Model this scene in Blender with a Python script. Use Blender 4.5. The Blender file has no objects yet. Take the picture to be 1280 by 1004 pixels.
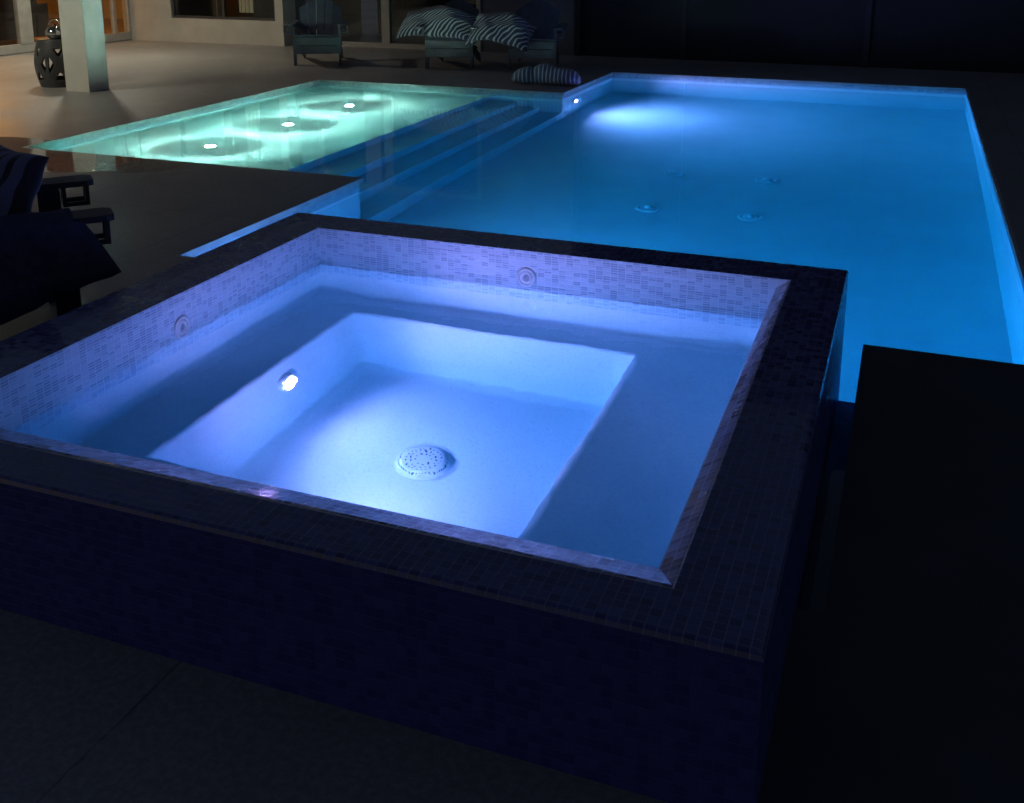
import bpy, bmesh, math, random
from mathutils import Vector, Matrix
random.seed(7)
PI = math.pi
sc = bpy.context.scene
col = sc.collection

# ------------------------------------------------------------------ helpers
def link(name, bm, mat, parent=None, smooth=False, loc=None, rotz=0.0):
    me = bpy.data.meshes.new(name)
    bm.normal_update()
    bm.to_mesh(me); bm.free()
    for m in (mat if isinstance(mat, (list, tuple)) else [mat]):
        me.materials.append(m)
    if smooth:
        for p in me.polygons: p.use_smooth = True
    o = bpy.data.objects.new(name, me); col.objects.link(o)
    if parent is not None: o.parent = parent
    if loc is not None: o.location = loc
    o.rotation_euler.z = rotz
    return o

def thing(name, label, cat, loc=(0, 0, 0), rotz=0.0, group=None):
    o = bpy.data.objects.new(name, None); col.objects.link(o)
    o.empty_display_size = 0.2
    o.location = loc; o.rotation_euler.z = rotz
    o['label'] = label; o['category'] = cat
    if group: o['group'] = group
    return o

def tag(o, label, cat, group=None):
    o['label'] = label; o['category'] = cat
    if group: o['group'] = group
    return o

def structure(o, label=None, cat=None, kind='structure'):
    o['kind'] = kind
    if label: o['label'] = label
    if cat: o['category'] = cat
    return o

def NB(): return bmesh.new()

def box(bm, x0, x1, y0, y1, z0, z1, mat=None, mi=0):
    P = [Vector(v) for v in ((x0,y0,z0),(x1,y0,z0),(x1,y1,z0),(x0,y1,z0),(x0,y0,z1),(x1,y0,z1),(x1,y1,z1),(x0,y1,z1))]
    if mat is not None: P = [mat @ p for p in P]
    v = [bm.verts.new(p) for p in P]
    fs = []
    for f in ((0,3,2,1),(4,5,6,7),(0,1,5,4),(1,2,6,5),(2,3,7,6),(3,0,4,7)):
        fc = bm.faces.new([v[i] for i in f]); fc.material_index = mi; fs.append(fc)
    return fs

def bevel(bm, w, seg=2, angle=0.5):
    es = [e for e in bm.edges if len(e.link_faces) == 2 and e.calc_face_angle(0) > angle]
    if es: bmesh.ops.bevel(bm, geom=es, offset=w, segments=seg, affect='EDGES', profile=0.5, clamp_overlap=True)

def quad(bm, pts, mi=0):
    f = bm.faces.new([bm.verts.new(p) for p in pts]); f.material_index = mi; return f

def lathe(bm, prof, seg=32, M=None, cap=True):
    rings = []
    for r, z in prof:
        ring = []
        for k in range(seg):
            a = 2*PI*k/seg
            p = Vector((r*math.cos(a), r*math.sin(a), z))
            ring.append(bm.verts.new(M @ p if M else p))
        rings.append(ring)
    for a, b in zip(rings, rings[1:]):
        for k in range(seg):
            bm.faces.new((a[k], a[(k+1) % seg], b[(k+1) % seg], b[k]))
    if cap:
        bm.faces.new(list(reversed(rings[0]))); bm.faces.new(rings[-1])

def tube(bm, pts, r, seg=10, closed=False):
    n = len(pts); rings = []
    for i, p in enumerate(pts):
        p = Vector(p)
        a = Vector(pts[(i-1) % n if (closed or i > 0) else 0]); b = Vector(pts[(i+1) % n if (closed or i < n-1) else n-1])
        t = (b-a).normalized(); up = Vector((0,0,1)) if abs(t.z) < .95 else Vector((1,0,0))
        u = t.cross(up).normalized(); w = u.cross(t)
        rr = r[i] if isinstance(r, (list, tuple)) else r
        rings.append([bm.verts.new(p + rr*(math.cos(2*PI*k/seg)*u + math.sin(2*PI*k/seg)*w)) for k in range(seg)])
    m = n if closed else n-1
    for i in range(m):
        a, b = rings[i], rings[(i+1) % n]
        for k in range(seg): bm.faces.new((a[k], a[(k+1) % seg], b[(k+1) % seg], b[k]))
    if not closed:
        bm.faces.new(list(reversed(rings[0]))); bm.faces.new(rings[-1])

def board(bm, p0, p1, w, t, side):
    """a flat board from p0 to p1: w wide along `side`, t thick."""
    p0, p1, s = Vector(p0), Vector(p1), Vector(side).normalized()
    d = (p1-p0).normalized(); n = d.cross(s).normalized()
    M = Matrix((( d.x, s.x, n.x, p0.x), (d.y, s.y, n.y, p0.y), (d.z, s.z, n.z, p0.z), (0,0,0,1)))
    box(bm, 0, (p1-p0).length, -w/2, w/2, -t/2, t/2, M)

# ------------------------------------------------------------------ materials
class NT:
    def __init__(s, name):
        s.m = bpy.data.materials.new(name); s.m.use_nodes = True
        s.t = s.m.node_tree; s.t.nodes.clear()
        s.out = s.n('ShaderNodeOutputMaterial')
    def n(s, typ, **k):
        nd = s.t.nodes.new(typ)
        for a, b in k.items(): setattr(nd, a, b)
        return nd
    def l(s, a, b): s.t.links.new(a, b)
    def math(s, op, a, b=None, c=None):
        nd = s.n('ShaderNodeMath', operation=op)
        for i, v in enumerate((a, b, c)):
            if v is None: continue
            if isinstance(v, (int, float)): nd.inputs[i].default_value = v
            else: s.l(v, nd.inputs[i])
        return nd.outputs[0]
    def mix(s, fac, a, b, blend='MIX'):
        nd = s.n('ShaderNodeMix', data_type='RGBA', blend_type=blend)
        for i, v in ((0, fac), (6, a), (7, b)):
            if isinstance(v, (int, float)): nd.inputs[i].default_value = v
            elif isinstance(v, tuple): nd.inputs[i].default_value = (*v[:3], 1)
            else: s.l(v, nd.inputs[i])
        return nd.outputs[2]
    def noise(s, vec, scale, detail=4, rough=.55):
        nd = s.n('ShaderNodeTexNoise'); nd.inputs['Scale'].default_value = scale
        nd.inputs['Detail'].default_value = detail; nd.inputs['Roughness'].default_value = rough
        if vec is not None: s.l(vec, nd.inputs['Vector'])
        return nd.outputs['Fac']
    def ramp(s, fac, *stops):
        nd = s.n('ShaderNodeValToRGB'); r = nd.color_ramp
        while len(r.elements) < len(stops): r.elements.new(.5)
        for e, (p, c) in zip(r.elements, stops):
            e.position = p; e.color = (*c, 1) if isinstance(c, tuple) else (c, c, c, 1)
        s.l(fac, nd.inputs[0]); return nd.outputs[0]
    def obj(s): return s.n('ShaderNodeTexCoord').outputs['Object']
    def bump(s, h, strength=.3, dist=.01):
        nd = s.n('ShaderNodeBump'); nd.inputs['Strength'].default_value = strength; nd.inputs['Distance'].default_value = dist
        s.l(h, nd.inputs['Height']); return nd.outputs[0]
    def bsdf(s, color=None, rough=.5, normal=None, **k):
        nd = s.n('ShaderNodeBsdfPrincipled')
        def put(nm, v):
            i = nd.inputs[nm]
            if isinstance(v, tuple): i.default_value = (*v[:3], 1)
            elif isinstance(v, (int, float)): i.default_value = v
            else: s.l(v, i)
        if color is not None: put('Base Color', color)
        put('Roughness', rough)
        if normal is not None: s.l(normal, nd.inputs['Normal'])
        for a, b in k.items(): put(a.replace('_', ' '), b)
        s.l(nd.outputs[0], s.out.inputs['Surface']); return nd

def plain(name, c, rough=.5, var=.25, scale=12, bump=.0, **k):
    t = NT(name); o = t.obj()
    f = t.noise(o, scale)
    lo = tuple(x*(1-var) for x in c); hi = tuple(min(1, x*(1+var)) for x in c)
    cc = t.ramp(f, (.3, lo), (.7, hi))
    nm = t.bump(t.noise(o, scale*6), bump, .005) if bump else None
    t.bsdf(cc, rough, nm, **k); return t.m

def emitter(name, c, strength, hot=None, hot_strength=0):
    t = NT(name); e = t.n('ShaderNodeEmission'); e.inputs[0].default_value = (*c, 1); e.inputs[1].default_value = strength
    t.l(e.outputs[0], t.out.inputs['Surface']); return t.m

def water_mat(name, ripple, absorb, density, scale=3.0):
    t = NT(name); o = t.obj()
    h = t.noise(o, scale, 3, .5)
    h2 = t.noise(o, scale*4.5, 2, .5)
    hh = t.math('ADD', h, t.math('MULTIPLY', h2, .18))
    nm = t.bump(hh, ripple, .05)
    g = t.n('ShaderNodeBsdfGlass'); g.inputs['IOR'].default_value = 1.333; g.inputs['Roughness'].default_value = 0
    t.l(nm, g.inputs['Normal']); t.l(g.outputs[0], t.out.inputs['Surface'])
    if density:
        a = t.n('ShaderNodeVolumeAbsorption'); a.inputs['Color'].default_value = (*absorb, 1); a.inputs['Density'].default_value = density
        t.l(a.outputs[0], t.out.inputs['Volume'])
    return t.m

def mosaic(name, mode, w, h, dark, light, grout, rough, style='solid', gw=.07, spec=.5, coat=0.0):
    """small glass tiles: mode 'top' lays them over x,y; 'wall' over (x+y),z"""
    t = NT(name); s = t.n('ShaderNodeSeparateXYZ'); t.l(t.obj(), s.inputs[0])
    if mode == 'top': u, v = s.outputs[0], s.outputs[1]
    else: u, v = t.math('ADD', s.outputs[0], s.outputs[1]), s.outputs[2]
    u = t.math('DIVIDE', u, w); v = t.math('DIVIDE', v, h)
    def cell(uu, vv):
        cu, cv = t.math('FLOOR', uu), t.math('FLOOR', vv)
        c = t.n('ShaderNodeCombineXYZ'); t.l(cu, c.inputs[0]); t.l(cv, c.inputs[1])
        wn = t.n('ShaderNodeTexWhiteNoise', noise_dimensions='2D'); t.l(c.outputs[0], wn.inputs['Vector'])
        return c.outputs[0], wn.outputs['Value'], wn.outputs['Color']
    cvec, rnd, rcol = cell(u, v)
    def edge(x, g):
        f = t.math('FRACT', x); m = t.math('MINIMUM', f, t.math('SUBTRACT', 1.0, f))
        mp = t.n('ShaderNodeMapRange', interpolation_type='SMOOTHSTEP'); mp.inputs[1].default_value = g*.55; mp.inputs[2].default_value = g*1.15
        t.l(m, mp.inputs[0]); return mp.outputs[0]
    tile = t.math('MINIMUM', edge(u, gw), edge(v, gw*w/h))
    if style == 'linear':      # every tile is one square or two slim strips; patches of darker pieces
        big = t.noise(cvec, .16, 3, .6)
        sel = t.math('ADD', t.math('MULTIPLY', rnd, .62), t.math('MULTIPLY', big, .62))
        _, r2, _ = cell(u, t.math('MULTIPLY', v, 2.0))
        dk = t.ramp(sel, (.56, 0.0), (.60, 1.0))
        strip = edge(t.math('MULTIPLY', v, 2.0), gw*2.2)
        tone = t.math('MULTIPLY', dk, t.ramp(r2, (.12, .25), (.5, 1.0)))
        c = t.mix(tone, light, dark)
        tile2 = t.math('MINIMUM', tile, t.math('MAXIMUM', strip, t.math('SUBTRACT', 1.0, dk)))
        c = t.mix(tile2, grout, c)
        hgt = tile2
        rr = rough
    else:
        soft = t.noise(cvec, .35, 2)
        c = t.mix(t.ramp(t.math('ADD', t.math('MULTIPLY', rnd, .8), t.math('MULTIPLY', soft, .3)), (.2, 0.0), (.95, 1.0)), dark, light)
        c = t.mix(tile, grout, c); hgt = tile
        rr = t.math('ADD', t.math('MULTIPLY', rnd, .18), rough)
    # each tile is set at a very slightly different tilt
    tilt = t.n('ShaderNodeVectorMath', operation='SUBTRACT'); t.l(rcol, tilt.inputs[0]); tilt.inputs[1].default_value = (.5, .5, .5)
    sc_ = t.n('ShaderNodeVectorMath', operation='SCALE'); t.l(tilt.outputs[0], sc_.inputs[0]); sc_.inputs[3].default_value = .05
    b = t.bump(hgt, .5, .0015)
    ad = t.n('ShaderNodeVectorMath', operation='ADD'); t.l(b, ad.inputs[0]); t.l(sc_.outputs[0], ad.inputs[1])
    nz = t.n('ShaderNodeVectorMath', operation='NORMALIZE'); t.l(ad.outputs[0], nz.inputs[0])
    t.bsdf(c, rr, nz.outputs[0], Specular_IOR_Level=spec, Coat_Weight=coat)
    return t.m

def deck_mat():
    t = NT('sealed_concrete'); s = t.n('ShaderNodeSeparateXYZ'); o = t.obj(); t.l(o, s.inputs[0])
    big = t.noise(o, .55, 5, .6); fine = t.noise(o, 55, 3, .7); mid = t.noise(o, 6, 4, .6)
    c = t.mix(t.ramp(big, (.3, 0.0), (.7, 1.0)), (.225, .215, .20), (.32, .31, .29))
    c = t.mix(t.math('MULTIPLY', t.ramp(fine, (.42, 1.0), (.62, 0.0)), .45), c, (.12, .11, .105))
    c = t.mix(t.math('MULTIPLY', t.ramp(mid, (.55, 0.0), (.75, 1.0)), .35), c, (.17, .16, .15))
    def joint(x, off, per, wd):
        f = t.math('FRACT', t.math('DIVIDE', t.math('SUBTRACT', x, off), per))
        m = t.math('MINIMUM', f, t.math('SUBTRACT', 1.0, f))
        return t.math('LESS_THAN', m, wd/per)
    wob = t.math('MULTIPLY', t.math('SUBTRACT', t.noise(o, 9, 3), .5), .012)
    jx = joint(t.math('ADD', s.outputs[0], wob), -1.395, 1.118, .0032)
    jy = joint(t.math('ADD', s.outputs[1], wob), .42, 2.236, .0032)
    j = t.math('MULTIPLY', t.math('MAXIMUM', jx, jy), t.ramp(t.noise(o, 2.3, 2), (.35, .15), (.6, .8)))
    c = t.mix(j, c, (.05, .045, .045))
    hgt = t.math('SUBTRACT', t.math('ADD', fine, t.math('MULTIPLY', mid, .6)), j)
    rough = t.ramp(t.noise(o, .9, 4, .6), (.35, .34), (.7, .52))
    # splashed water lying on the deck round the shelf corner
    dx = t.math('DIVIDE', t.math('ADD', s.outputs[0], 6.5), 1.8); dy = t.math('DIVIDE', t.math('SUBTRACT', s.outputs[1], 5.85), .52)
    rr = t.math('ADD', t.math('MULTIPLY', dx, dx), t.math('MULTIPLY', dy, dy))
    rr = t.math('ADD', rr, t.math('MULTIPLY', t.math('SUBTRACT', t.noise(o, 1.6, 3), .5), .8))
    wet = t.ramp(rr, (.85, 1.0), (1.15, 0.0))
    ro = t.mix(wet, rough, (.03, .03, .03))
    c = t.mix(t.math('MULTIPLY', wet, .35), c, (.10, .095, .09))
    bp = t.n('ShaderNodeBump'); bp.inputs['Distance'].default_value = .004; t.l(hgt, bp.inputs['Height'])
    t.l(t.math('SUBTRACT', .22, t.math('MULTIPLY', wet, .205)), bp.inputs['Strength'])
    b2 = t.n('ShaderNodeBump'); b2.inputs['Distance'].default_value = .05; b2.inputs['Strength'].default_value = .03
    t.l(t.math('MULTIPLY', t.noise(o, 4, 2), wet), b2.inputs['Height']); t.l(bp.outputs[0], b2.inputs['Normal'])
    t.bsdf(c, ro, b2.outputs[0], Specular_IOR_Level=.5); return t.m

def stripes_mat(name, axis, per, duty, dark, light, distort=0.0, rough=.85, skew=0.0):
    t = NT(name); o = t.obj(); s = t.n('ShaderNodeSeparateXYZ'); t.l(o, s.inputs[0])
    x = s.outputs[axis]
    if skew: x = t.math('ADD', x, t.math('MULTIPLY', s.outputs[1-axis if axis < 2 else 0], skew))
    if distort: x = t.math('ADD', x, t.math('MULTIPLY', t.math('SUBTRACT', t.noise(o, 3.2, 2), .5), distort))
    f = t.math('FRACT', t.math('DIVIDE', x, per))
    m = t.math('LESS_THAN', f, duty)
    c = t.mix(m, dark, light)
    wv = t.noise(o, 160, 2)
    c = t.mix(t.math('MULTIPLY', wv, .35), c, (.02, .02, .025))
    t.bsdf(c, rough, t.bump(wv, .3, .002), Sheen_Weight=.2); return t.m

M = {}
M['deck'] = deck_mat()
M['plaster'] = None
def plaster(name, a, b):
    t = NT(name); o = t.obj(); f = t.noise(o, 2.2, 5, .65); g = t.noise(o, 90, 3, .7)
    c = t.mix(t.ramp(f, (.3, 0.0), (.7, 1.0)), a, b)
    c = t.mix(t.math('MULTIPLY', t.ramp(g, (.35, 1.0), (.5, 0.0)), .25), c, tuple(x*.6 for x in a))
    t.bsdf(c, .6, t.bump(t.math('ADD', g, t.noise(o, 14, 3)), .25, .003)); return t.m
M['plaster'] = plaster('white_plaster', (.66, .69, .72), (.73, .76, .78))
M['shelf_plaster'] = plaster('shelf_plaster', (.62, .68, .66), (.70, .75, .72))
M['spa_plaster'] = plaster('spa_plaster', (.68, .70, .76), (.78, .79, .84))
M['rim_tile'] = mosaic('dark_glass_mosaic_top', 'top', .0235, .0235, (.030, .036, .12), (.080, .088, .25), (.13, .135, .28), .14, coat=.3)
M['glow_trim_tile'] = mosaic('glow_tinted_mosaic', 'top', .0235, .0235, (.16, .15, .22), (.32, .30, .40), (.44, .42, .50), .07, spec=.8, coat=.8)  # rim tiles tinted paler lavender in place of glow off the water
M['rim_wall_tile'] = mosaic('dark_glass_mosaic_wall', 'wall', .0235, .0235, (.035, .045, .22), (.06, .07, .30), (.055, .065, .26), .25)
M['band_tile'] = mosaic('pale_linear_mosaic', 'wall', .030, .018, (.36, .47, .58), (.58, .70, .78), (.66, .77, .84), .35, style='linear', spec=.15)
M['pool_tile'] = mosaic('pool_waterline_mosaic', 'wall', .030, .018, (.27, .28, .31), (.42, .43, .45), (.44, .45, .46), .2, style='linear')
M['deck_shade'] = plain('shade_toned_deck', (.032, .033, .038), .55, .3, 3, .2)  # right-hand deck darkened; the colour stands in for shade
M['coping'] = plain('stone_coping', (.34, .33, .31), .5, .2, 9, .2)
M['fitting'] = plain('white_plastic_fitting', (.70, .71, .74), .35, .06, 20)
M['hole'] = plain('dark_slot', (.10, .11, .14), .6, .1)
M['slot'] = plain('grey_slot', (.32, .34, .40), .6, .1)
M['floor_fitting'] = plain('bright_white_fitting', (.86, .86, .86), .4, .03, 20)
M['steel'] = plain('brushed_steel', (.55, .55, .56), .25, .08, 30, Metallic=1.0)
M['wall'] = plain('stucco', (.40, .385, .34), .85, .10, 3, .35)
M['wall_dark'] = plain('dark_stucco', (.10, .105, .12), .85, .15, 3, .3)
M['column'] = plain('painted_column', (.56, .54, .46), .7, .07, 4, .2)
M['soffit'] = plain('soffit_paint', (.16, .15, .14), .8, .1)
M['frame'] = plain('door_frame_paint', (.34, .33, .30), .45, .1, 10)
M['frame_dark'] = plain('dark_frame', (.045, .045, .05), .45, .15, 10)
M['post'] = plain('dark_post', (.012, .013, .016), .7, .2, 5)
M['fence'] = plain('dark_fence_boards', (.008, .0095, .013), .8, .3, 2, .2)
M['chair'] = plain('charcoal_lumber', (.055, .065, .085), .45, .25, 8, .15)
M['navy'] = plain('navy_lumber', (.013, .015, .030), .5, .25, 8, .12)
M['navy_cloth'] = plain('navy_terry', (.03, .034, .08), .9, .3, 30, .3)
M['stripe_a'] = stripes_mat('striped_canvas_cross', 0, .056, .36, (.020, .024, .045), (.44, .45, .44), .16, skew=-.95)
M['stripe_b'] = stripes_mat('striped_canvas_fan', 0, .062, .34, (.020, .024, .045), (.40, .41, .41), .16, skew=-.9)
M['stripe_c'] = stripes_mat('striped_canvas_roll', 0, .046, .32, (.025, .03, .07), (.26, .27, .33), .05)
M['stripe_d'] = stripes_mat('striped_canvas_navy', 0, .075, .62, (.012, .012, .022), (.12, .13, .26), .03)
M['stool'] = plain('glazed_charcoal', (.045, .045, .045), .4, .2, 10, .1)
M['chrome'] = plain('polished_silver', (.62, .62, .6), .12, .04, 6, Metallic=1.0)
M['wood_floor'] = plain('oak_floor', (.30, .20, .11), .3, .25, 5)
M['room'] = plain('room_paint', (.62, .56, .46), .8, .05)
M['room_shade'] = plain('unlit_room_shade', (.03, .03, .035), .9, .1)  # near-black colour stands in for the darkness of unlit rooms
M['sofa'] = plain('sofa_fabric', (.05, .048, .05), .9, .2, 20)
M['curtain'] = plain('curtain_linen', (.55, .50, .36), .9, .1, 20)

def pane_glass(name):
    t = NT(name)
    tr = t.n('ShaderNodeBsdfTransparent'); tr.inputs[0].default_value = (.9, .92, .92, 1)
    gl = t.n('ShaderNodeBsdfGlossy'); gl.inputs['Roughness'].default_value = .02
    fr = t.n('ShaderNodeLayerWeight'); fr.inputs[0].default_value = .5
    sch = t.math('ADD', .04, t.math('MULTIPLY', .9, t.math('POWER', fr.outputs['Facing'], 5.0)))
    mx = t.n('ShaderNodeMixShader'); t.l(sch, mx.inputs[0]); t.l(tr.outputs[0], mx.inputs[1]); t.l(gl.outputs[0], mx.inputs[2])
    t.l(mx.outputs[0], t.out.inputs['Surface']); return t.m
M['glass'] = pane_glass('window_glass')

# lamps
M['spa_lens'] = emitter('spa_lamp_lens', (.96, .35, 1.0), 1650)
M['pool_lens'] = emitter('pool_lamp_lens', (1.0, .35, 1.0), 6600)
M['pool_lens_b'] = emitter('pool_lamp_lens_dim', (.45, .345, 1.0), 6000)
M['shelf_lens'] = emitter('shelf_lamp_lens', (.84, 1.0, .88), 3900)
M['porch_lens'] = emitter('porch_lamp_lens', (1.0, .94, .76), 440)
M['room_lens'] = emitter('room_lamp_lens', (1.0, .38, .04), 90)

M['pool_water'] = water_mat('pool_water', .032, (.0, .905, .93), .75, 2.2)
M['spa_water'] = water_mat('spa_water', .075, (.0, .75, .80), 1.28, 3.5)

# ------------------------------------------------------------------ layout
WL, SWL, RIM = -.05, .19, .352               # pool water, spa water, spa rim
SX0, SX1, SY0, SY1 = -2.55, -.15, 1.62, 3.96
FLOOR = -1.30
OUT = [(-6.35, 6.05), (-3.40, 6.05), (-3.40, 4.13), (SX0, 4.13), (SX0, SY1), (SX1, SY1), (SX1, 2.3), (-.08, 2.3),
       (-.08, 4.13), (.61, 4.13), (.61, 12.37), (-3.40, 12.37), (-3.40, 10.45), (-6.35, 10.45)]

def inside(x, y, P):
    c = False
    for (x0, y0), (x1, y1) in zip(P, P[1:] + P[:1]):
        if (y0 > y) != (y1 > y) and x < (x1-x0)*(y-y0)/(y1-y0)+x0: c = not c
    return c

def offset(P, d):
    n = len(P); R = []
    for i in range(n):
        p0, p1, p2 = Vector(P[i-1]), Vector(P[i]), Vector(P[(i+1) % n])
        a, b = (p1-p0).normalized(), (p2-p1).normalized()
        na, nb = Vector((-a.y, a.x)), Vector((-b.y, b.x))       # left = inward for a counter-clockwise outline
        R.append(tuple(p1 + d*(na+nb)/(1+na.dot(nb))))
    return R

# deck: one sheet reaching the horizon with the pool and spa cut out
xs = [-200, -60, -20, -6.35, -3.40, SX0, SX1, -.08, .61, 20, 60, 200]
ys = [-200, -40, SY0, 2.3, SY1, 4.13, 6.05, 10.45, 12.37, 40, 200]
bm = NB(); V = {}
def dv(i, j):
    if (i, j) not in V: V[i, j] = bm.verts.new((xs[i], ys[j], 0))
    return V[i, j]
for i in range(len(xs)-1):
    for j in range(len(ys)-1):
        cx, cy = (xs[i]+xs[i+1])/2, (ys[j]+ys[j+1])/2
        if inside(cx, cy, OUT) or (SX0 < cx < SX1 and SY0 < cy < SY1): continue
        if cx > SX1 and -40 < cy < 4.13 and cx < 20: continue
        bm.faces.new((dv(i, j), dv(i+1, j), dv(i+1, j+1), dv(i, j+1)))
structure(link('pool_deck', bm, M['deck']))
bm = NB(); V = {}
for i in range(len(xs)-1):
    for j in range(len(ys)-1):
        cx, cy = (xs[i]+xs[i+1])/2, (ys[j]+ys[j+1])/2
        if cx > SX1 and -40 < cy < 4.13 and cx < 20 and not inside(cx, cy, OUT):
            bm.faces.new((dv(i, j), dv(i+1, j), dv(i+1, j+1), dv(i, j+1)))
structure(link('shaded_deck', bm, M['deck_shade']))

# ------------------------------------------------------------------ pool
pool = thing('swimming_pool', 'large in-ground pool of white plaster glowing azure, with steps up to a shallow shelf', 'swimming pool')
DARK = (3, 4, 5, 6, 7)  # spa walls; the slot sides go dark too, in place of shade
def strip(bm, P, z0, z1, flip=False, only=None, skip=()):
    n = len(P)
    for i in range(n):
        if (only is not None and i not in only) or i in skip: continue
        a, b = P[i], P[(i+1) % n]
        pts = [(a[0], a[1], z0), (b[0], b[1], z0), (b[0], b[1], z1), (a[0], a[1], z1)]
        quad(bm, pts if flip else pts[::-1])
bm = NB(); strip(bm, OUT, -.22, -.004, skip=DARK)
link('waterline_tile', bm, M['pool_tile'], pool)
bm = NB(); strip(bm, OUT, FLOOR, -.002, only=DARK)
link('spa_wall_and_slot_shade', bm, M['rim_wall_tile'], pool)
bm = NB(); strip(bm, OUT, FLOOR, -.22, skip=DARK)
lo = [bm.verts.new((x, y, FLOOR)) for x, y in OUT]; bm.faces.new(lo)
bmesh.ops.triangulate(bm, faces=[f for f in bm.faces if len(f.verts) > 4])
link('basin', bm, M['plaster'], pool)
bm = NB(); box(bm, -6.352, -4.23, 6.048, 10.452, FLOOR+.003, -.25); bevel(bm, .02, 3)
link('shallow_shelf', bm, M['shelf_plaster'], pool)
bm = NB()
for x0, x1, z in ((-4.2305, -3.91, -.50), (-3.9105, -3.655, -.75), (-3.6555, -3.402, -1.0)):
    box(bm, x0, x1, 6.047, 10.453, FLOOR+.004, z)
bevel(bm, .022, 3)
link('steps', bm, M['plaster'], pool)
bm = NB(); box(bm, SX1-.002, -.078, 2.298, 3.90, FLOOR+.005, -.30)  # added block, dark so the water slot fades as if in shade
link('slot_shade_block', bm, M['rim_wall_tile'], pool)
# coping lip, left off where the spa wall stands
bm = NB(); IN = offset(OUT, .022)
n = len(OUT)
for i in range(n):
    if i in (3, 4, 5, 6, 7, 8): continue
    a, b, c, d = OUT[i], OUT[(i+1) % n], IN[(i+1) % n], IN[i]
    zt, zb = -.001, -.030
    quad(bm, [(*a, zt), (*b, zt), (*c, zt), (*d, zt)])
    quad(bm, [(*d, zt), (*c, zt), (*c, zb), (*d, zb)])
    quad(bm, [(*a, zb), (*d, zb), (*c, zb), (*b, zb)])
bmesh.ops.remove_doubles(bm, verts=bm.verts, dist=.0005)
link('coping', bm, M['coping'], pool)

# water bodies (closed volumes reaching a little into the walls)
def prism(P, z0, z1):
    bm = NB(); a = [bm.verts.new((x, y, z0)) for x, y in P]; b = [bm.verts.new((x, y, z1)) for x, y in P]
    bm.faces.new(a[::-1]); bm.faces.new(b)
    k = len(P)
    for i in range(k): bm.faces.new((a[i], a[(i+1) % k], b[(i+1) % k], b[i]))
    bmesh.ops.triangulate(bm, faces=[f for f in bm.faces if len(f.verts) > 4])
    return bm
structure(link('pool_water', prism(offset(OUT, -.012), FLOOR-.02, WL), M['pool_water']))

# ------------------------------------------------------------------ raised spa
spa = thing('raised_spa', 'raised square hot tub tiled in dark mosaic, its water glowing violet blue', 'spa', (-1.35, 2.79, 0))
ox, oy = -1.35, 2.79
def R4(x0, x1, y0, y1): return [(x0-ox, y0-oy), (x1-ox, y0-oy), (x1-ox, y1-oy), (x0-ox, y1-oy)]
O = R4(SX0, SX1, SY0, SY1); I = R4(-2.31, -.39, 1.867, 3.745)
def grow(P, d): return [(x + (d if x > 0 else -d), y + (d if y > 0 else -d)) for x, y in P]
def rings(bm, loops, mi=None, sub=None):
    prev = None
    for k, (P, z) in enumerate(loops):
        cur = [bm.verts.new((x, y, z)) for x, y in P]
        if prev:
            for i in range(4):
                f = bm.faces.new((prev[i], prev[(i+1) % 4], cur[(i+1) % 4], cur[i]))
                if mi: f.material_index = mi[k-1]
        prev = cur
    return prev
rb = .012
prof = [(grow(O, 0), RIM-rb), (grow(O, -.004), RIM-.003), (grow(O, -rb), RIM)]
def tub(t):            # t = 0 at the water edge, 1 where the flat top begins; broad slope on the near and right sides only
    (x0, y0), (x1, _), (_, y1) = I[0], I[1], I[2]
    wf, wr, wn = .112*t, .054*t, .006*t
    return [(x0-wn, y0-wf), (x1+wr, y0-wf), (x1+wr, y1+wn), (x0-wn, y1+wn)]
bmR = NB()
rings(bmR, prof + [(tub(1), RIM)])
link('rim', bmR, M['rim_tile'], spa)
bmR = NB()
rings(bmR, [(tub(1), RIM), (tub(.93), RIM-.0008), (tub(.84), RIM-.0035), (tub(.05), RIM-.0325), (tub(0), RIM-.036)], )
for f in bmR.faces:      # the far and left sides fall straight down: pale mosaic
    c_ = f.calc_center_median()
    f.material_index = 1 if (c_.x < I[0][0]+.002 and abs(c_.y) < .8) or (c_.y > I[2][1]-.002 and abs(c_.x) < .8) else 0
link('rim_trim', bmR, [M['glow_trim_tile'], M['band_tile']], spa)
bmW = NB(); rings(bmW, [(O, 0), (O, RIM-rb)])
link('outer_wall', bmW, M['rim_wall_tile'], spa)
bmT = NB(); rings(bmT, [(I, RIM-.036), (I, .09)])
link('inner_tile_band', bmT, M['band_tile'], spa)
bmB = NB()
BZ, FZ = -.15, -.60
F1 = R4(-2.055, -.862, 2.30, 3.57); F2 = R4(-1.985, -.93, 2.37, 3.515)
last = rings(bmB, [(I, .09), (I, BZ), (F1, BZ), (F2, FZ)])
bmB.faces.new(last)
es = [e for e in bmB.edges if len(e.link_faces) == 2 and e.calc_face_angle(0) > .5]
bmesh.ops.bevel(bmB, geom=es, offset=.016, segments=4, affect='EDGES', profile=.5, clamp_overlap=True)
# trowelled plaster: break up the straight edges a little
bmesh.ops.subdivide_edges(bmB, edges=[e for e in bmB.edges if e.calc_length() > .25], cuts=14, use_grid_fill=True)
for v in bmB.verts:
    if v.co.z < .08:
        s = .0035
        v.co += Vector((random.uniform(-s, s), random.uniform(-s, s), random.uniform(-s, s)*.6))
link('bench_and_footwell', bmB, M['spa_plaster'], spa, smooth=True)
structure(link('spa_water', prism([(x+ox, y+oy) for x, y in grow(I, .012)], FZ-.03, SWL), M['spa_water']))

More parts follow.
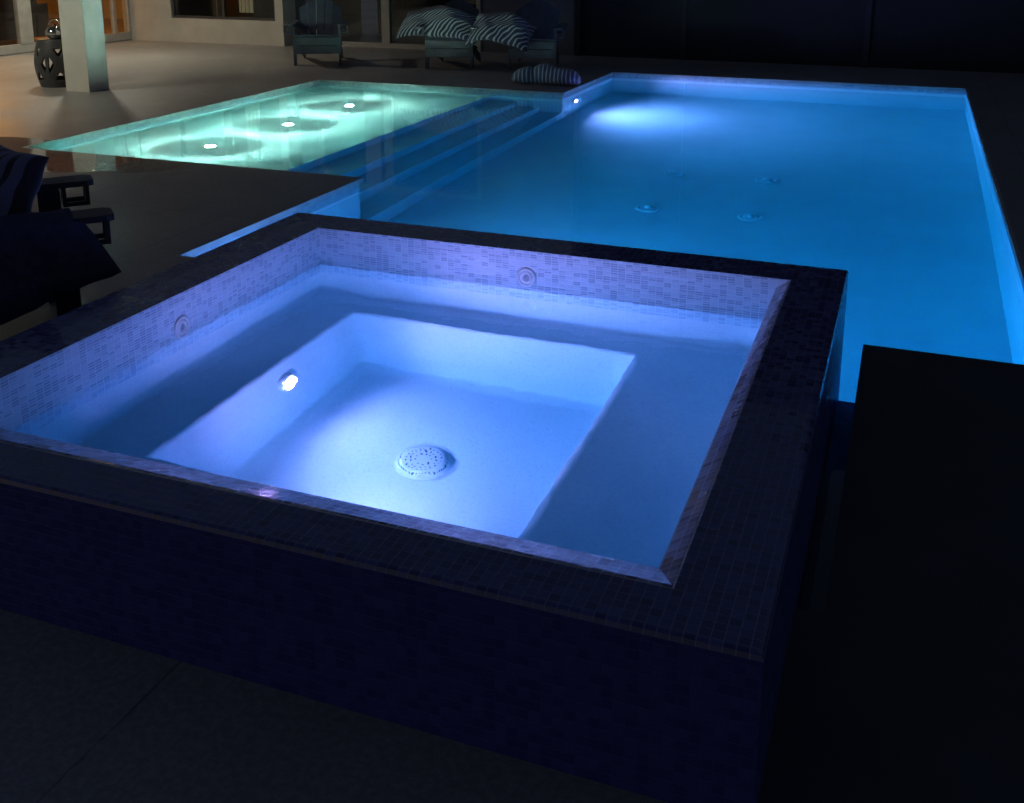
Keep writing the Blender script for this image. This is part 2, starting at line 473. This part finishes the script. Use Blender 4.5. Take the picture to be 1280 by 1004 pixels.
# ------------------------------------------------------------------ underwater lamps
def basis(nrm):
    n_ = Vector(nrm).normalized(); u = n_.orthogonal().normalized(); w = n_.cross(u)
    return Matrix(((u.x, w.x, n_.x, 0), (u.y, w.y, n_.y, 0), (u.z, w.z, n_.z, 0), (0, 0, 0, 1)))
def lamp(label, loc, nrm, r, lens_mat, name='underwater_lamp', group='lamps set under water', hood=.009):
    t = thing(name, label, 'lamp', loc, 0, group); B = basis(nrm)
    bm = NB(); lathe(bm, [(r*1.42, -.01), (r*1.42, .004), (r*1.32, hood), (r*1.08, hood), (r*1.0, .003)], 40, B, cap=False)
    link('trim_ring', bm, M['fitting'], t, True)
    bm = NB(); lathe(bm, [(r*1.0, .002), (r*.75, .0055), (r*.4, .0075)], 32, B)
    link('lens', bm, lens_mat, t, True)
    return t
spa_lamp = lamp('round violet lamp set in the left wall of the spa footwell', (-2.026, 3.02, -.30), (1, 0, .15), .036, M['spa_lens'], hood=.022)
lamp('round violet lamp set in the front wall of the spa footwell', (-1.45, 2.342, -.32), (0, 1, .15), .036, M['spa_lens'], hood=.022)
pool_lamp = lamp('small bright lamp on the pool wall beside the corner of the steps', (-3.396, 10.83, -.62), (1, 0, 0), .05, M['pool_lens'], hood=.030)
lamp('small bright lamp on the pool wall under the coping beside the spa', (-3.396, 4.75, -.62), (1, 0, 0), .05, M['pool_lens_b'])
SHELF_LAMPS = ((-5.31, 7.0, 'white lamp in the shelf floor, closest of the three to the lounge chair'),
               (-5.28, 8.12, 'white lamp in the shelf floor, middle one of the three in a row'),
               (-5.31, 9.30, 'white lamp in the shelf floor, by the shelf\'s far tiled edge'))
for x, y, lb in SHELF_LAMPS:
    lamp(lb, (x, y, -.249), (0, 0, 1), .038, M['shelf_lens'], group='lamps in the shallow shelf')

# ------------------------------------------------------------------ jets and drain
def drain(loc):
    t = thing('drain_cover', 'round white drain cover pierced with small holes on the spa floor', 'drain', loc)
    R_ = .088
    bm = NB(); lathe(bm, [(R_*1.14, 0), (R_*1.14, .004), (R_*1.0, .005), (R_*.97, .008), (R_*.94, .018), (R_*.80, .0225), (R_*.5, .0255), (R_*.1, .0265)], 56)
    link('dome', bm, M['fitting'], t, True)
    bm = NB()
    for ring, cnt in ((.30, 9), (.50, 16), (.68, 22)):
        for k in range(cnt):
            a = 2*PI*(k+ring)/cnt
            z = .0262 if ring < .4 else (.0257 if ring < .6 else .0242)
            lathe(bm, [(.0034, z-.004), (.0034, z+.0006)], 8, Matrix.Translation((R_*ring*math.cos(a), R_*ring*math.sin(a), 0)))
    link('holes', bm, M['hole'], t)
    bm = NB()
    for k in range(44):
        a = 2*PI*k/44
        box(bm, R_*.955, R_*.972, -.0026, .0026, .009, .0165, Matrix.Rotation(a, 4, 'Z'))
    link('side_slots', bm, M['hole'], t)
drain((-1.44, 2.94, FZ))
def jet(label, loc, nrm, r, group, hole=True):
    t = thing('water_jet', label, 'jet', loc, 0, group); B = basis(nrm)
    if not hole: B = B @ Matrix.Diagonal((1, 1, 2.6, 1))
    bm = NB(); lathe(bm, [(r, -.004), (r, .003), (r*.94, .006), (r*.78, .007), (r*.70, .003)], 36, B, cap=False)
    link('outer_ring', bm, M['fitting'], t, True)
    bm = NB(); lathe(bm, [(r*.70, .0015), (r*.56, .007), (r*.40, .008), (r*.30, .003)], 32, B, cap=False)
    link('eyeball', bm, M['fitting'], t, True)
    if not hole:
        for ch in t.children: ch.data.materials[0] = M['floor_fitting']
    if hole:
        bm = NB(); lathe(bm, [(r*.31, .0005), (r*.26, .003)], 24, B); link('nozzle_hole', bm, M['slot'], t)
    else:
        bm = NB(); lathe(bm, [(r*.36, .004), (r*.26, .018), (r*.08, .026)], 24, B); link('cap', bm, M['floor_fitting'], t, True)
jet('round white jet in the tile band on the left inner wall of the spa', (-2.309, 2.82, .232), (1, 0, 0), .042, 'spa wall jets')
jet('round white jet in the tile band on the back inner wall of the spa', (-1.36, 3.744, .245), (0, -1, 0), .040, 'spa wall jets')
for x, y, lb in ((-1.775, 8.50, 'white floor fitting in the pool, far one nearer the shallow shelf'),
                 (-1.015, 8.52, 'white floor fitting in the pool, far one nearer the long bare edge'),
                 (-1.735, 7.42, 'white floor fitting in the pool, near one closer to the steps'),
                 (-.985, 7.45, 'white floor fitting in the pool, near one beyond the spa corner')):
    jet(lb, (x, y, FLOOR), (0, 0, 1), .092, 'pool floor fittings', False)
jet('small white fitting in the pool wall at the far end', (-1.38, 12.369, -.40), (0, -1, 0), .04, None)

# ------------------------------------------------------------------ house
house = thing('house', 'pale stucco house behind a patio with lit glass doors and a dark window', 'house', (-11.75, 13.65, 0))
hx, hy = -11.75, 13.65
def hb(bm, x0, x1, y0, y1, z0, z1, mi=0): return box(bm, x0-hx, x1-hx, y0-hy, y1-hy, z0, z1, None, mi)
DY0, DY1, DZ0, DZ1 = 10.30, 13.68, .03, 2.05
bm = NB()
hb(bm, -11.9, -11.75, -2.0, DY0, 0, 3.0); hb(bm, -11.9, -11.75, DY1, 13.80, 0, 3.0)
hb(bm, -11.9, -11.75, DY0, DY1, DZ1, 3.0)
WX0, WX1, WZ0, WZ1 = -10.93, -9.02, .37, 1.75
hb(bm, -11.75, WX0, 13.65, 13.80, 0, 3.0); hb(bm, WX1, -8.88, 13.65, 13.80, 0, 3.0)
hb(bm, WX0, WX1, 13.65, 13.80, 0, WZ0); hb(bm, WX0, WX1, 13.65, 13.80, WZ1, 3.0)
hb(bm, -9.03, -8.88, 13.80, 14.15, 0, 3.0)
link('wall', bm, M['wall'], house)
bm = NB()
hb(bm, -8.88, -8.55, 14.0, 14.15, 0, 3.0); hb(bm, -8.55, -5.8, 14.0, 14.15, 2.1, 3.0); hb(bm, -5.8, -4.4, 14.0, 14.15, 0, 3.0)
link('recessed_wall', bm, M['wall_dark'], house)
bm = NB()                                        # room shell behind the doors
hb(bm, -16.2, -11.9, 9.6, 9.7, 0, 2.7); hb(bm, -16.2, -11.9, 17.0, 17.1, 0, 2.7); hb(bm, -16.3, -16.2, 9.6, 17.1, 0, 2.7)
hb(bm, -16.2, -11.9, 9.7, 17.0, 2.6, 2.7); hb(bm, -11.9, -11.8, 13.81, 16.0, .03, 2.6); hb(bm, -11.9, -11.8, 16.1, 17.0, .03, 2.6)
link('room_walls', bm, M['room'], house)
bm = NB(); hb(bm, -16.2, -11.78, 9.7, 17.0, .004, .03); 
link('room_floor', bm, M['wood_floor'], house)
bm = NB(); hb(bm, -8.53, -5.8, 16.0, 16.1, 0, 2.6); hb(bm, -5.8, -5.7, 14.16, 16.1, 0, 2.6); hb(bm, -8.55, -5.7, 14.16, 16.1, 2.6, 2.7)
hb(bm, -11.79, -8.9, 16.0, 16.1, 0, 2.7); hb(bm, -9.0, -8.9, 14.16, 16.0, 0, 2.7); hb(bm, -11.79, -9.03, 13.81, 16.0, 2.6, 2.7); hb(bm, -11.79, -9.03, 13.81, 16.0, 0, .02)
link('dim_room_walls', bm, M['room_shade'], house)
# sliding doors
def sliding_door(name, stiles, axis, plane, a0, a1, z0, z1, frame_mat, rail_h, stile_w=.06):
    bm = NB()
    def f(p0, p1, q0, q1, d0=-.05, d1=.02):
        if axis == 'y': hb(bm, plane+d0, plane+d1, p0, p1, q0, q1)
        else: hb(bm, p0, p1, plane-d1, plane-d0, q0, q1)
    f(a0, a1, z1-.08, z1); f(a0, a1, z0-.02, z0+rail_h)
    for s, w in stiles: f(s-w/2, s+w/2, z0+rail_h, z1-.08, -.045, .026)
    fr = link(name, bm, frame_mat, house)
    bm = NB()
    edges = sorted(s for s, w in stiles)
    for s0, s1 in zip(edges, edges[1:]):
        if axis == 'y': hb(bm, plane-.018, plane-.012, s0, s1, z0+rail_h-.01, z1-.07)
        else: hb(bm, s0, s1, plane+.012, plane+.018, z0+rail_h-.01, z1-.07)
    link('glass_pane', bm, M['glass'], fr)
    return fr
sliding_door('sliding_door', [(10.34, .08), (11.50, .24), (12.62, .12), (13.30, .05), (13.64, .08)], 'y', -11.75, DY0, DY1, DZ0, DZ1, M['frame'], .10)
sliding_door('sliding_door', [(-8.52, .06), (-7.325, .13), (-5.83, .06)], 'x', 14.0, -8.55, -5.8, .02, 2.1, M['frame'], .05)
bm = NB(); hb(bm, -7.25, -5.87, 14.03, 14.08, .075, .30)
link('kick_panel', bm, M['frame_dark'], house)
# window in the patio wall
bm = NB()
for x0, x1, z0, z1 in ((WX0, WX1, WZ0-.0, WZ0+.04), (WX0, WX1, WZ1-.04, WZ1), (WX0, WX0+.035, WZ0+.04, WZ1-.04), (WX1-.035, WX1, WZ0+.04, WZ1-.04), (-9.99, -9.95, WZ0+.04, WZ1-.04)):
    hb(bm, x0, x1, 13.68, 13.73, z0, z1)
w = link('window', bm, M['frame_dark'], house)
bm = NB(); hb(bm, WX0+.03, WX1-.03, 13.702, 13.708, WZ0+.03, WZ1-.03); link('pane', bm, M['glass'], w)
bm = NB()
for k in range(7):
    a0 = -9.80 + k*.036
    hb(bm, a0, a0+.034, 13.86 + .012*(k % 2), 13.885 + .012*(k % 2), WZ0+.10, 2.1)
link('curtain', bm, M['curtain'], house)
# patio roof and column
bm = NB(); box(bm, -11.749, -7.85, 2.0, 13.649, 2.75, 3.0)
roof = link('patio_roof', bm, M['soffit']); tag(roof, 'flat dark patio roof carried by the square column', 'roof')
bm = NB(); box(bm, -.155, .155, -.145, .145, 0, 2.75); bevel(bm, .006, 2)
pc = link('patio_column', bm, M['column'], None, False, (-8.185, 8.78, 0)); tag(pc, 'square pale column standing on the patio beside the drum stool', 'column')
# porch lamp under the roof
def downlight(label, x, y):
    t = thing('downlight', label, 'lamp', (x, y, 2.75), 0, 'warm downlights under the patio roof')
    bm = NB(); lathe(bm, [(.185, -.001), (.185, -.080), (.165, -.083), (.16, -.005)], 40, None, cap=False); link('housing', bm, M['frame_dark'], t, True)
    bm = NB(); lathe(bm, [(.02, -.022), (.10, -.018), (.135, -.008)], 32); link('diffuser', bm, M['porch_lens'], t)
downlight('warm downlight under the patio roof, by the square column', -9.5, 6.5)
downlight('warm downlight under the patio roof, by the window wall', -10.3, 11.0)
t = thing('room_lamp', 'warm ceiling lamp in the room behind the glass doors', 'lamp', (-13.7, 12.4, 2.6))
bm = NB(); lathe(bm, [(.30, -.03), (.30, -.001)], 32); link('housing', bm, M['frame'], t)
bm = NB(); lathe(bm, [(.1, -.07), (.22, -.06), (.28, -.0305)], 32); link('diffuser', bm, M['room_lens'], t)
# sofa inside
t = thing('sofa', 'dark low sofa seen through the lit glass doors', 'sofa', (-13.0, 11.6, .03))
bm = NB(); box(bm, -.42, .42, -.95, .95, .08, .40); bevel(bm, .04, 2); link('seat', bm, M['sofa'], t)
bm = NB(); box(bm, .22, .46, -.95, .95, .402, .80); bevel(bm, .05, 2); link('backrest', bm, M['sofa'], t)
for s in (-1, 1):
    bm = NB(); box(bm, -.42, .46, s*1.06-.105, s*1.06+.105, .08, .58); bevel(bm, .04, 2); link('armrest', bm, M['sofa'], t)
for sx in (-1, 1):
    for sy in (-1, 1):
        bm = NB(); lathe(bm, [(.02, 0), (.028, .08)], 12, Matrix.Translation((sx*.36, sy*.85, 0))); link('leg', bm, M['frame_dark'], t)

# dark fence beyond the pool
fence = thing('dark_fence', 'tall dark board screen with slim posts beyond the pool', 'fence', (0, 14.0, 0))
def fence_run(x0, x1, posts):
    bm = NB(); z = .002; k = 0
    while z < 5.4:  # upper boards unseen, raised so no sky edge reflects in the pool
        box(bm, x0, x1, .02 + .002*(k % 2), .045, z, z+.145); z += .145; k += 1
    link('board_panel', bm, M['fence'], fence)
    for p_ in posts:
        bm = NB(); box(bm, p_-.035, p_+.035, -.03, .018, 0, 5.5); link('post', bm, M['post'], fence)
fence_run(-4.38, 26, [-4.34, -2.86, -.53, 1.8, 4.1, 6.4, 8.7, 11])

# ------------------------------------------------------------------ lounge chairs
def chair_root(label, loc, rotz, mat, grp='slatted deck chairs'):
    t = thing('adirondack_chair', label, 'chair', loc, rotz, grp)
    for s in (-1, 1):                                        # front legs
        bm = NB(); box(bm, s*.285-.016, s*.285+.016, .20, .29, 0, .505); bevel(bm, .004, 1); link('leg', bm, mat, t)
    for s in (-1, 1):                                        # side rails running down to rear feet
        bm = NB(); board(bm, (s*.252, .30, .315), (s*.252, -.62, .052), .11, .026, (0, .28, .96)); bevel(bm, .004, 1); link('rear_leg', bm, mat, t)
    bm = NB()
    for k in range(7):
        f = k/6.0; y = .30 - f*.50; z = .375 - f*.145
        board(bm, (-.285, y, z), (.285, y, z), .070, .020, (0, .96, .28))
    box(bm, -.27, .27, .298, .318, .265, .362)
    bevel(bm, .003, 1); link('seat', bm, mat, t)
    bm = NB(); box(bm, -.268, .268, .268, .288, .15, .255); bevel(bm, .003, 1); link('apron', bm, mat, t)
    # fan back of five slats with clipped corners
    bm = NB(); A = Vector((0, -.17, .20)); D = Vector((0, -.31, .60)); L_ = D.length; D.normalize(); Nn = Vector((0, D.z, -D.y))
    tops = (.86, .98, 1.02, .98, .86)
    for k in range(5):
        def X(u, v): return (-.5+u)*(.46 + .14*v)
        u0, u1 = k/5+.008, (k+1)/5-.008
        h0 = tops[k] if k != 0 else .80; h1 = tops[k] if k != 4 else .80
        if k in (0, 4): h0, h1 = (.80, .90) if k == 0 else (.90, .80)
        if k in (1, 3): h0, h1 = (.93, 1.0) if k == 1 else (1.0, .93)
        P = []
        for dn in (0, .02):
            P += [A + D*0 + Vector((X(u0, 0), 0, 0)) + Nn*dn, A + Vector((X(u1, 0), 0, 0)) + Nn*dn,
                  A + D*L_*h1 + Vector((X(u1, h1), 0, 0)) + Nn*dn, A + D*L_*h0 + Vector((X(u0, h0), 0, 0)) + Nn*dn]
        v = [bm.verts.new(p) for p in P]
        for f in ((3,2,1,0),(4,5,6,7),(0,1,5,4),(1,2,6,5),(2,3,7,6),(3,0,4,7)): bm.faces.new([v[i] for i in f])
    link('backrest', bm, mat, t)
    bm = NB(); c0 = A + D*L_*.42 + Nn*-.014
    board(bm, c0 + Vector((-.33, 0, 0)), c0 + Vector((.33, 0, 0)), .07, .022, D); link('back_rail', bm, mat, t)
    for s in (-1, 1):
        bm = NB(); x0, x1 = (s*.335-.07, s*.335+.07)
        vs = []
        for z in (.507, .532):
            vs += [bm.verts.new(p) for p in ((x0, .40, z), (x0+.02, .43, z), (x1-.02, .43, z), (x1, .40, z), (s*.335+.05, -.40, z), (s*.335-.05, -.40, z))]
        bm.faces.new(vs[5::-1]); bm.faces.new(vs[6:])
        for k in range(6): bm.faces.new((vs[k], vs[(k+1) % 6], vs[6+(k+1) % 6], vs[6+k]))
        bevel(bm, .004, 1); arm = link('armrest', bm, mat, t)
        bm = NB(); cx = s*.345                                # open square cup holder under the arm end
        for a_, b_, c_, d_ in ((-.055, .055, .300, .316), (-.055, .055, .394, .410), (-.055, -.039, .316, .394), (.039, .055, .316, .394)):
            box(bm, cx+a_, cx+b_, c_, d_, .418, .436)
        for a_ in (-.055, .039):
            for c_ in (.300, .394): box(bm, cx+a_, cx+a_+.016, c_, c_+.016, .436, .5065)
        link('cup_holder', bm, mat, arm)
    return t
c1 = chair_root('charcoal deck chair standing alone in front of the pale house corner', (-7.20, 11.88, 0), math.radians(180+26), M['chair'])
c2 = chair_root('charcoal deck chair under the larger striped cushion with a pointed corner', (-5.42, 12.15, 0), math.radians(180+14), M['chair'])
c3 = chair_root('charcoal deck chair beside the dark fence, a striped cushion over one arm', (-4.42, 12.42, 0), math.radians(180+14), M['chair'])

# ------------------------------------------------------------------ cushions
def cushion(name, label, loc, rot, w, d, h, mat, sag=.0, grp='striped cushions', puff=.55, wav=.03):
    bm = NB(); nx, ny = 26, 18; G = [[None]*(ny+1) for _ in range(nx+1)], [[None]*(ny+1) for _ in range(nx+1)]
    rnd = random.Random(len(label)*7+3); ph = [rnd.uniform(0, 6) for _ in range(6)]
    for i in range(nx+1):
        for j in range(ny+1):
            u, v = 2*i/nx-1, 2*j/ny-1
            e = max(0.0, (1-u*u)*(1-v*v))**(puff*.5+.12)
            pin = 1 - .10*(1-v*v)*abs(u)**3*0 
            x = u*w/2*(1 - .07*(1-abs(v))*(abs(u)**2)); y = v*d/2*(1 - .09*(1-abs(u))*(abs(v)**2))
            wr = wav*(math.sin(5*u+ph[0]+2*v)*.5 + math.sin(9*v+ph[1]-3*u)*.3 + math.sin(14*u+ph[2]+5*v)*.16)
            z0 = -sag*(u*u) - sag*.6*v*v + wr*.6
            G[0][i][j] = bm.verts.new((x, y, z0 + e*h/2*(1+wr*2)))
            G[1][i][j] = G[0][i][j] if (i in (0, nx) or j in (0, ny)) else bm.verts.new((x, y, z0 - e*h/2))
    for i in range(nx):
        for j in range(ny):
            bm.faces.new((G[0][i][j], G[0][i+1][j], G[0][i+1][j+1], G[0][i][j+1]))
            bm.faces.new((G[1][i][j+1], G[1][i+1][j+1], G[1][i+1][j], G[1][i][j]))
    o = link(name, bm, mat, None, True, loc); o.rotation_euler = rot
    sm = o.modifiers.new('smooth', 'SUBSURF'); sm.levels = 1; sm.render_levels = 1
    return tag(o, label, 'cushion', grp)
cushion('striped_cushion', 'large striped cushion with a pointed corner, lying across the deck chair by the glass door',
        (-5.50, 11.98, .62), (math.radians(26), math.radians(4), math.radians(10)), 1.06, .64, .17, M['stripe_a'], .11, wav=.055)
cushion('striped_cushion', 'striped cushion slumped over the arms of the deck chair by the fence',
        (-4.70, 12.02, .575), (math.radians(30), math.radians(9), math.radians(8)), .80, .60, .14, M['stripe_b'], .12, wav=.06)
cushion('striped_cushion', 'navy striped cushion on the dark lounge chair beside the spa',
        (-3.30, 2.98, .60), (math.radians(62), 0, math.radians(-20)), .46, .40, .17, M['stripe_d'], .04)
# cushion rolled up on the deck
bm = NB(); pts, rad = [], []
for k in range(34):
    f = k/33.0; x = -.37 + .74*f
    r = .105*(1 - abs(2*f-1)**7*.75) * (1 - .22*math.exp(-((f-.30)/.06)**2)) * (1+.05*math.sin(17*f))
    pts.append((x, .035*math.sin(5*f), r*.96 + .004)); rad.append(r)
tube(bm, pts, rad, 22)
for v in bm.verts:
    v.co.y *= 1.25
    v.co.z = v.co.z*(.96 + .10*math.sin(9*v.co.x+2)) 
    v.co += Vector((0, 0, .004*math.sin(40*v.co.y + 30*v.co.x)))
    v.co.z = max(v.co.z, .002)
o = link('rolled_cushion', bm, M['stripe_c'], None, True, (-3.76, 10.98, 0), math.radians(12))
tag(o, 'rolled striped cushion lying on the deck at the pool corner', 'cushion')

# near chair
sh = NB()
G = []
prof_ = [(.255, .20), (.262, .36), (.268, .50), (.285, .541), (.335, .549), (.395, .546), (.424, .530), (.436, .47), (.440, .36), (.446, .24), (.452, .12)]
rnd = random.Random(5)
ny_ = 26
for j in range(ny_+1):
    fy = j/ny_; y = -.52 + .80*fy; row = []
    for k, (x, z) in enumerate(prof_):
        hang = max(0, k-6)/4.0
        zz = z if k < 7 else z + hang*(.02 + .17*fy*fy + .015*math.sin(9*fy))
        row.append(sh.verts.new((x + hang*.016*math.sin(21*fy+1) + hang*.010*math.sin(47*fy), y + hang*.20*max(0, fy-.25), zz + (.004*math.sin(30*fy+k) if 3 <= k <= 6 else 0))))
    G.append(row)
for j in range(ny_):
    for k in range(len(prof_)-1): sh.faces.new((G[j][k], G[j][k+1], G[j+1][k+1], G[j+1][k]))
tw = link('draped_towel', sh, M['navy_cloth'], None, True, (-3.38, 3.02, 0), math.radians(-41.5))
so_ = tw.modifiers.new('thick', 'SOLIDIFY'); so_.thickness = .012; so_.offset = 0
tag(tw, 'dark navy towel draped over the arm of the lounge chair by the spa', 'towel')
nc = chair_root('dark navy lounge chair with a striped cushion beside the spa rim', (-3.38, 3.02, 0), math.radians(-41.5), M['navy'])

# ------------------------------------------------------------------ drum stool with openwork sides
t = thing('drum_stool', 'dark openwork drum stool standing behind the pale column', 'stool', (-8.72, 8.96, 0))
bm = NB(); nu, nv = 168, 64; H_ = .50
def rad_(z): return .205 + .045*math.sin(PI*min(1, max(0, z/H_)))
g = [[bm.verts.new((rad_(H_*j/nv)*math.cos(2*PI*i/nu), rad_(H_*j/nv)*math.sin(2*PI*i/nu), H_*j/nv)) for i in range(nu)] for j in range(nv+1)]
for j in range(nv):
    for i in range(nu):
        v = ((j+.5)/nv-.5)*2; u = (((i+.5)/nu*6 + .25) % 1.0 - .5)*2
        band = abs(abs(u)*.80 - abs(v)) < .30 or abs(v) > .70 or abs(u) > .86
        if band: bm.faces.new((g[j][i], g[j][(i+1) % nu], g[j+1][(i+1) % nu], g[j+1][i]))
bmesh.ops.delete(bm, geom=[v for v in bm.verts if not v.link_faces], context='VERTS')
o = link('openwork_body', bm, M['stool'], t, True); so = o.modifiers.new('thick', 'SOLIDIFY'); so.thickness = .022; so.offset = -1
bm = NB(); lathe(bm, [(.10, H_-.02), (.198, H_-.018), (.204, H_+.004), (.195, H_+.012), (.02, H_+.014)], 48); link('seat', bm, M['stool'], t, True)
# silver pot on it
t = thing('silver_pot', 'round polished silver pot with a loop handle on the drum stool', 'pot', (-8.70, 8.93, .514))
bm = NB(); lathe(bm, [(.05, 0), (.075, .010), (.102, .045), (.106, .075), (.090, .105), (.060, .122), (.058, .130), (.02, .134)], 40); link('body', bm, M['chrome'], t, True)
bm = NB(); lathe(bm, [(.012, .133), (.016, .145), (.010, .160), (.002, .166)], 16); link('knob', bm, M['frame_dark'], t, True)
bm = NB(); tube(bm, [(.095*math.cos(a), 0, .10+.105*math.sin(a)) for a in [PI*k/14 for k in range(15)]], .007, 8); link('handle', bm, M['chrome'], t, True)

# ------------------------------------------------------------------ world, moon, camera
w = bpy.data.worlds.new('World'); sc.world = w; w.use_nodes = True
nt = w.node_tree; nt.nodes.clear()
sky = nt.nodes.new('ShaderNodeTexSky'); sky.sky_type = 'NISHITA'; sky.sun_disc = False
sky.sun_elevation = math.radians(0); sky.sun_rotation = math.radians(250)
tint = nt.nodes.new('ShaderNodeMix'); tint.data_type = 'RGBA'; tint.blend_type = 'MULTIPLY'; tint.inputs[0].default_value = 1; tint.inputs[7].default_value = (.72, .85, 1.35, 1)
bg = nt.nodes.new('ShaderNodeBackground'); bg.inputs[1].default_value = .115
out = nt.nodes.new('ShaderNodeOutputWorld'); nt.links.new(sky.outputs[0], tint.inputs[6]); nt.links.new(tint.outputs[2], bg.inputs[0]); nt.links.new(bg.outputs[0], out.inputs[0])

cam = bpy.data.cameras.new('camera'); co = bpy.data.objects.new('camera', cam); col.objects.link(co); sc.camera = co
yaw, pit, rol = 0.363072530, 0.230457108, -0.00156673158
F_, CY_ = 1306.95, 233.656
f = Vector((-math.sin(yaw)*math.cos(pit), math.cos(yaw)*math.cos(pit), -math.sin(pit)))
r = Vector((math.cos(yaw), math.sin(yaw), 0)); d = f.cross(r)
rr = math.cos(rol)*r + math.sin(rol)*d; dd = -math.sin(rol)*r + math.cos(rol)*d
co.matrix_world = Matrix(((rr.x, -dd.x, -f.x, 0), (rr.y, -dd.y, -f.y, 0), (rr.z, -dd.z, -f.z, 1.55), (0, 0, 0, 1)))
cam.sensor_fit = 'HORIZONTAL'; cam.sensor_width = 36; cam.lens = 36*F_/1280
cam.shift_x = 0; cam.shift_y = -(502-CY_)/1280
cam.clip_start = .05; cam.clip_end = 800

vs = sc.view_settings
vs.view_transform = 'Standard'; vs.look = 'None'; vs.exposure = 0; vs.gamma = 1; vs.use_curve_mapping = False
cy = sc.cycles
cy.max_bounces = 24; cy.diffuse_bounces = 7; cy.glossy_bounces = 6; cy.transmission_bounces = 12; cy.transparent_max_bounces = 12; cy.volume_bounces = 0
cy.caustics_refractive = True; cy.caustics_reflective = True; cy.blur_glossy = .4
cy.use_guiding = True; cy.use_surface_guiding = True; cy.use_volume_guiding = False
cy.sample_clamp_indirect = 0; cy.use_denoising = True
